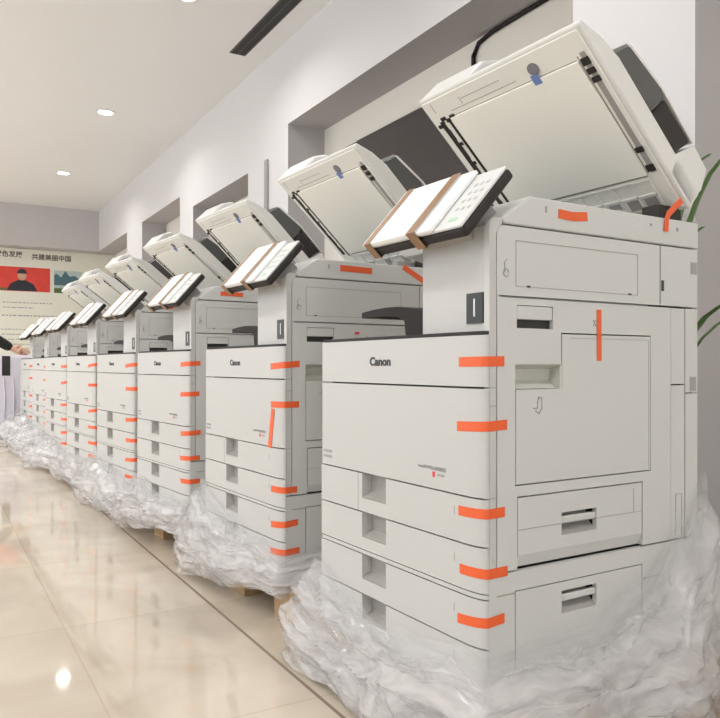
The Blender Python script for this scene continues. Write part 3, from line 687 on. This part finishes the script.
# other arm hangs
il = add([(.0, .19, 1.40), (-.03, .25, 1.13), (.05, .25, .88), (.08, .245, .80)], 2, [.058, .044, .027, (.034, .02)])
for off, ln in ((-.028, .07), (-.009, .08), (.01, .075), (.028, .056)):
    b0 = Vector((.088 + off, .242, .775)); add([b0, b0 + Vector((.006, -.004, -ln * .5)), b0 + Vector((.004, -.016, -ln))], il, [.0105, .0095, .0075])
add([(.115, .235, .80), (.135, .225, .765)], il, [.012, .009])
skin_mesh('body', P, E_, Rr, 'skin', pr)
# clothing
skin_mesh('jacket', [(0, 0, .90), (0, 0, 1.12), (.01, 0, 1.32), (.015, 0, 1.44), (0, -.19, 1.40), El, El.lerp(Wr, 1.0), (0, .19, 1.40), (-.03, .25, 1.13), (.04, .25, .91)],
          [(0, 1), (1, 2), (2, 3), (2, 4), (4, 5), (5, 6), (2, 7), (7, 8), (8, 9)], [(.18, .14), (.165, .125), (.185, .13), (.09, .085), .078, .062, .046, .078, .062, .046], 'jacket', pr)
skin_mesh('trousers', [(0, 0, .95), (0, -.10, .84), (.01, -.105, .50), (-.01, -.11, .10), (0, .10, .84), (.01, .105, .50), (-.01, .11, .10)], [(0, 1), (1, 2), (2, 3), (0, 4), (4, 5), (5, 6)], [(.168, .13), .105, .078, .066, .105, .078, .066], 'trous', pr)
for s in (-1, 1): skin_mesh('shoe', [(-.05, s * .11, .05), (.06, s * .115, .045), (.17, s * .125, .035)], [(0, 1), (1, 2)], [.05, .046, .035], 'shoe', pr)
skin_mesh('hair', [(-.02, 0, 1.60), (.0, 0, 1.70), (.055, 0, 1.735)], [(0, 1), (1, 2)], [(.082, .085), (.088, .088), (.06, .04)], 'hair', pr)
for s in (-1, 1):
    bm = NB(); bmesh.ops.create_uvsphere(bm, u_segments=12, v_segments=8, radius=.013, matrix=Matrix.Translation((.106, s * .032, 1.625))); obj('eye', bm, 'eye', pr)
    skin_mesh('ear', [(.03, s * .082, 1.64), (.025, s * .092, 1.615), (.03, s * .085, 1.59)], [(0, 1), (1, 2)], [.012, .014, .009], 'skin', pr, 1)
skin_mesh('nose', [(.112, 0, 1.63), (.132, 0, 1.60), (.122, 0, 1.588)], [(0, 1), (1, 2)], [.010, .014, .010], 'skin', pr, 1)
skin_mesh('mouth', [(.112, -.02, 1.555), (.119, 0, 1.556), (.112, .02, 1.555)], [(0, 1), (1, 2)], [.005, .007, .005], 'lips', pr, 1)

# ------------------------------------------------------------------ poster wall
def at_end(px, py, yw=YP - .02):      # where a sight line of the photograph meets the end wall (used once to measure the board)
    S_, C_ = math.sin(R(29.83)), math.cos(R(29.83)); rx = (px - 360) / 750; v = (365 - py) / 750
    d = Vector((S_ + rx * C_, C_ - rx * S_)); k = yw / d.y; return d.x * k, .7 + v * k
pb = thing('poster_board', 'cream notice board filling the end wall, red portrait panel and dark title', 'poster', (0, YP - .02, 0))
bobj('board', [(-1.4, 2.3, 0, .019, .55, 2.32)], 'poster', pb)
POST = Matrix.Rotation(R(90), 4, 'X')
def pt(body, x, z, size, m): return text_mesh('title', body, size, m, pb, Matrix.Translation((x, -.002, z)) @ POST, offset=.002, align='LEFT')
x0, z0 = at_end(-5.5, 253.3)
pt('绿色发展', x0, z0, .088, 'brownink'); x1, z1 = at_end(31.5, 257); pt('共建美丽中国', x1, z1, .088, 'brownink')
xa, za = at_end(-12, 265); xb, zb = at_end(50, 292.5); za = at_end(45, 268.5)[1]
pic = bobj('portrait_panel', [(xa, xb, -.004, .001, zb, za)], 'postred', pb)
xc = at_end(22, 280)[0]; hgt = za - zb
bm = NB(); prism(bm, [(xc - .20, zb + .005), (xc + .20, zb + .005), (xc + .15, zb + .10), (xc + .05, zb + .155), (xc - .05, zb + .155), (xc - .15, zb + .10)], -.0055, -.004, 1); obj('printed_suit', bm, 'suit', pic)
bm = NB(); prism(bm, [(xc + .058 * math.cos(R(a)), zb + .225 + .075 * math.sin(R(a))) for a in range(0, 360, 20)], -.0065, -.0045, 1); obj('printed_face', bm, 'pface', pic)
bm = NB(); prism(bm, [(xc + .064 * math.cos(R(a)), zb + .245 + .07 * math.sin(R(a))) for a in range(0, 181, 20)], -.0072, -.005, 1); obj('printed_hair', bm, 'suit', pic)
bm = NB(); box(bm, xa, xc - .20, -.0052, -.004, zb + .005, zb + .04); obj('printed_grass', bm, 'pgreen', pic)
xd, zd = at_end(54, 293); xe, ze = at_end(82, 272)
pc2 = bobj('landscape_panel', [(xd, xe, -.004, .001, zd, ze)], 'psky', pb)
bm = NB(); w_ = xe - xd; h_ = ze - zd
prism(bm, [(xd, zd + h_ * .35), (xd + w_, zd + h_ * .35), (xd + w_, zd + h_ * .55), (xd + w_ * .75, zd + h_ * .8), (xd + w_ * .55, zd + h_ * .75), (xd + w_ * .4, zd + h_ * 1.0), (xd + w_ * .25, zd + h_ * .7), (xd + w_ * .1, zd + h_ * .85), (xd, zd + h_ * .8)], -.0055, -.004, 1); obj('printed_mountains', bm, 'pblue', pc2)
bm = NB(); box(bm, xd, xd + w_ * .6, -.0055, -.004, zd + .003, zd + h_ * .22); obj('printed_grass', bm, 'pgreen', pc2)
bm = NB(); rr = random.Random(8)
for py, a, b, hh in ((302, 3, 52, .9), (307, 3, 34, .9), (315, 2, 60, 1.3), (329, 1, 48, .8), (334, 1, 40, .8), (339, 1, 36, .8), (344, 1, 30, .8)):
    xs_, zs_ = at_end(a, py); xe_, _ = at_end(b, py); q = xs_
    while q < xe_:
        l = rr.uniform(.02, .06); box(bm, q, min(q + l, xe_), -.002, -.0005, zs_ - .006 * hh, zs_ + .006 * hh); q += l + rr.uniform(.006, .02)
obj('text_lines', bm, 'greyink', pb)

# ------------------------------------------------------------------ screens, cable, conduit in the bays
def screen(name, lab, y0, y1, z0, z1):
    s = thing(name, lab, 'screen', (XB - .03, 0, 0))
    bobj('screen_frame', [(-.02, .0, y0, y1, z0, z1)], 'black', s, .004)
    bobj('screen_glass', [(-.0215, -.0199, y0 + .012, y1 - .012, z0 + .016, z1 - .012)], 'tv', s)
    bobj('wall_bracket', [(0, .028, y0 + .3, y0 + .45, z0 + .2, z1 - .2), (0, .028, y1 - .45, y1 - .3, z0 + .2, z1 - .2)], 'black', s)
    return s
screen('wall_screen', 'large dark glossy wall screen in the wide bay behind the nearest copiers', 2.35, 4.10, 1.05, 2.11)
rail = tag(bobj('wall_rail', [(XB - .04, XB - .001, 4.05, 4.32, 2.085, 2.11)], 'black'), 'short black rail at the upper corner of the dark wall screen', 'rail')
rail2 = tag(bobj('hanging_rail', [(XB - .05, XB - .001, 5.42, 6.7, 1.955, 1.985)], 'dark'), 'dark horizontal rail on the wall of the narrow bay behind the third copier', 'rail')
bm = NB(); zt = HD - .012
tube(bm, [(XB - .012, 2.1, zt), (XB - .012, 2.6, zt), (XB - .012, 2.84, zt - .003), (XB - .012, 2.94, zt - .02), (XB - .012, 2.98, zt - .07), (XB - .012, 2.98, 2.11)], .011, 8)
tag(obj('screen_cable', bm, 'darkgrey'), 'dark cable running along the bay top and down to the wall screen', 'cable')
y_c = XW / math.tan(math.atan((267.5 - 360) / 750) + R(29.83)); bm = NB(); box(bm, XW - .018, XW - .0005, y_c - .025, y_c + .025, .4, 2.17)
tag(obj('cable_conduit', bm, 'recess', bevel=.004), 'grey vertical cable duct on the pier between the wide and narrow bays', 'conduit')

# ------------------------------------------------------------------ plants behind the machines
def plant(x, y, h, seed, lab, spread=.33, n=16, fat=1.0):
    p = thing('potted_plant', lab, 'plant', (x, y, 0), 0, 'potted plants behind the copiers'); r = random.Random(seed)
    bm = NB(); lathe(bm, [(.09, 0), (.125, .30), (.13, .32), (.118, .32), (.112, .27)]); obj('pot', bm, 'pot', p)
    bm = NB(); lathe(bm, [(.111, .26), (.111, .28), (.05, .29)]); obj('soil', bm, 'soil', p)
    bm = NB()
    for k in range(n):
        az = 2 * math.pi * k / n * 2.4 + r.uniform(-.3, .3); H_ = h * r.uniform(.62, 1.0); sp = spread * r.uniform(.5, 1.0); wd = r.uniform(.014, .022) * fat; prev = None
        d = Vector((math.cos(az), math.sin(az), 0)); s = Vector((-d.y, d.x, 0))
        for i in range(12):
            t = i / 11; pos = Vector((0, 0, .28)) + d * (.02 + sp * t ** 2.2) + Vector((0, 0, (H_ - .28) * (1.35 * t - .35 * t ** 3.5)))
            wv = wd * (math.sin(math.pi * min(.97, .12 + t * .88)) ** .7)
            row = [bm.verts.new(pos - s * wv), bm.verts.new(pos - Vector((0, 0, .004)) + d * .003), bm.verts.new(pos + s * wv)]
            if prev: 
                for q in range(2): bm.faces.new((prev[q], prev[q + 1], row[q + 1], row[q]))
            prev = row
    o = obj('foliage', bm, 'leaf', p); sd = o.modifiers.new('thick', 'SOLIDIFY'); sd.thickness = .0015
    return p
plant(1.85, 1.50, 1.36, 3, 'potted plant with arching green leaves behind the rear of the nearest copier', .27, 16, 1.35)
plant(1.80, 2.42, 1.46, 5, 'potted green plant in front of the dark wall screen', .25)
plant(1.86, 5.25, 1.60, 7, 'potted green plant behind the third copier, by the narrow bay', .25)

# ------------------------------------------------------------------ light and camera
wd = bpy.data.worlds.new('World'); bpy.context.scene.world = wd; wd.use_nodes = True
wd.node_tree.nodes['Background'].inputs[0].default_value = (.90, .95, 1, 1); wd.node_tree.nodes['Background'].inputs[1].default_value = 2.3
cam = bpy.data.cameras.new('camera'); co = bpy.data.objects.new('camera', cam); C.objects.link(co)
cam.sensor_width = 36; cam.lens = 37.5; cam.shift_y = 6 / 720; cam.clip_start = .05
co.location = (0, 0, .70); co.rotation_euler = (R(90), 0, R(-29.83))
sc_ = bpy.context.scene; sc_.camera = co
vs = sc_.view_settings; vs.view_transform = 'Standard'; vs.look = 'None'; vs.gamma = 1; vs.use_curve_mapping = False; vs.exposure = 0.30
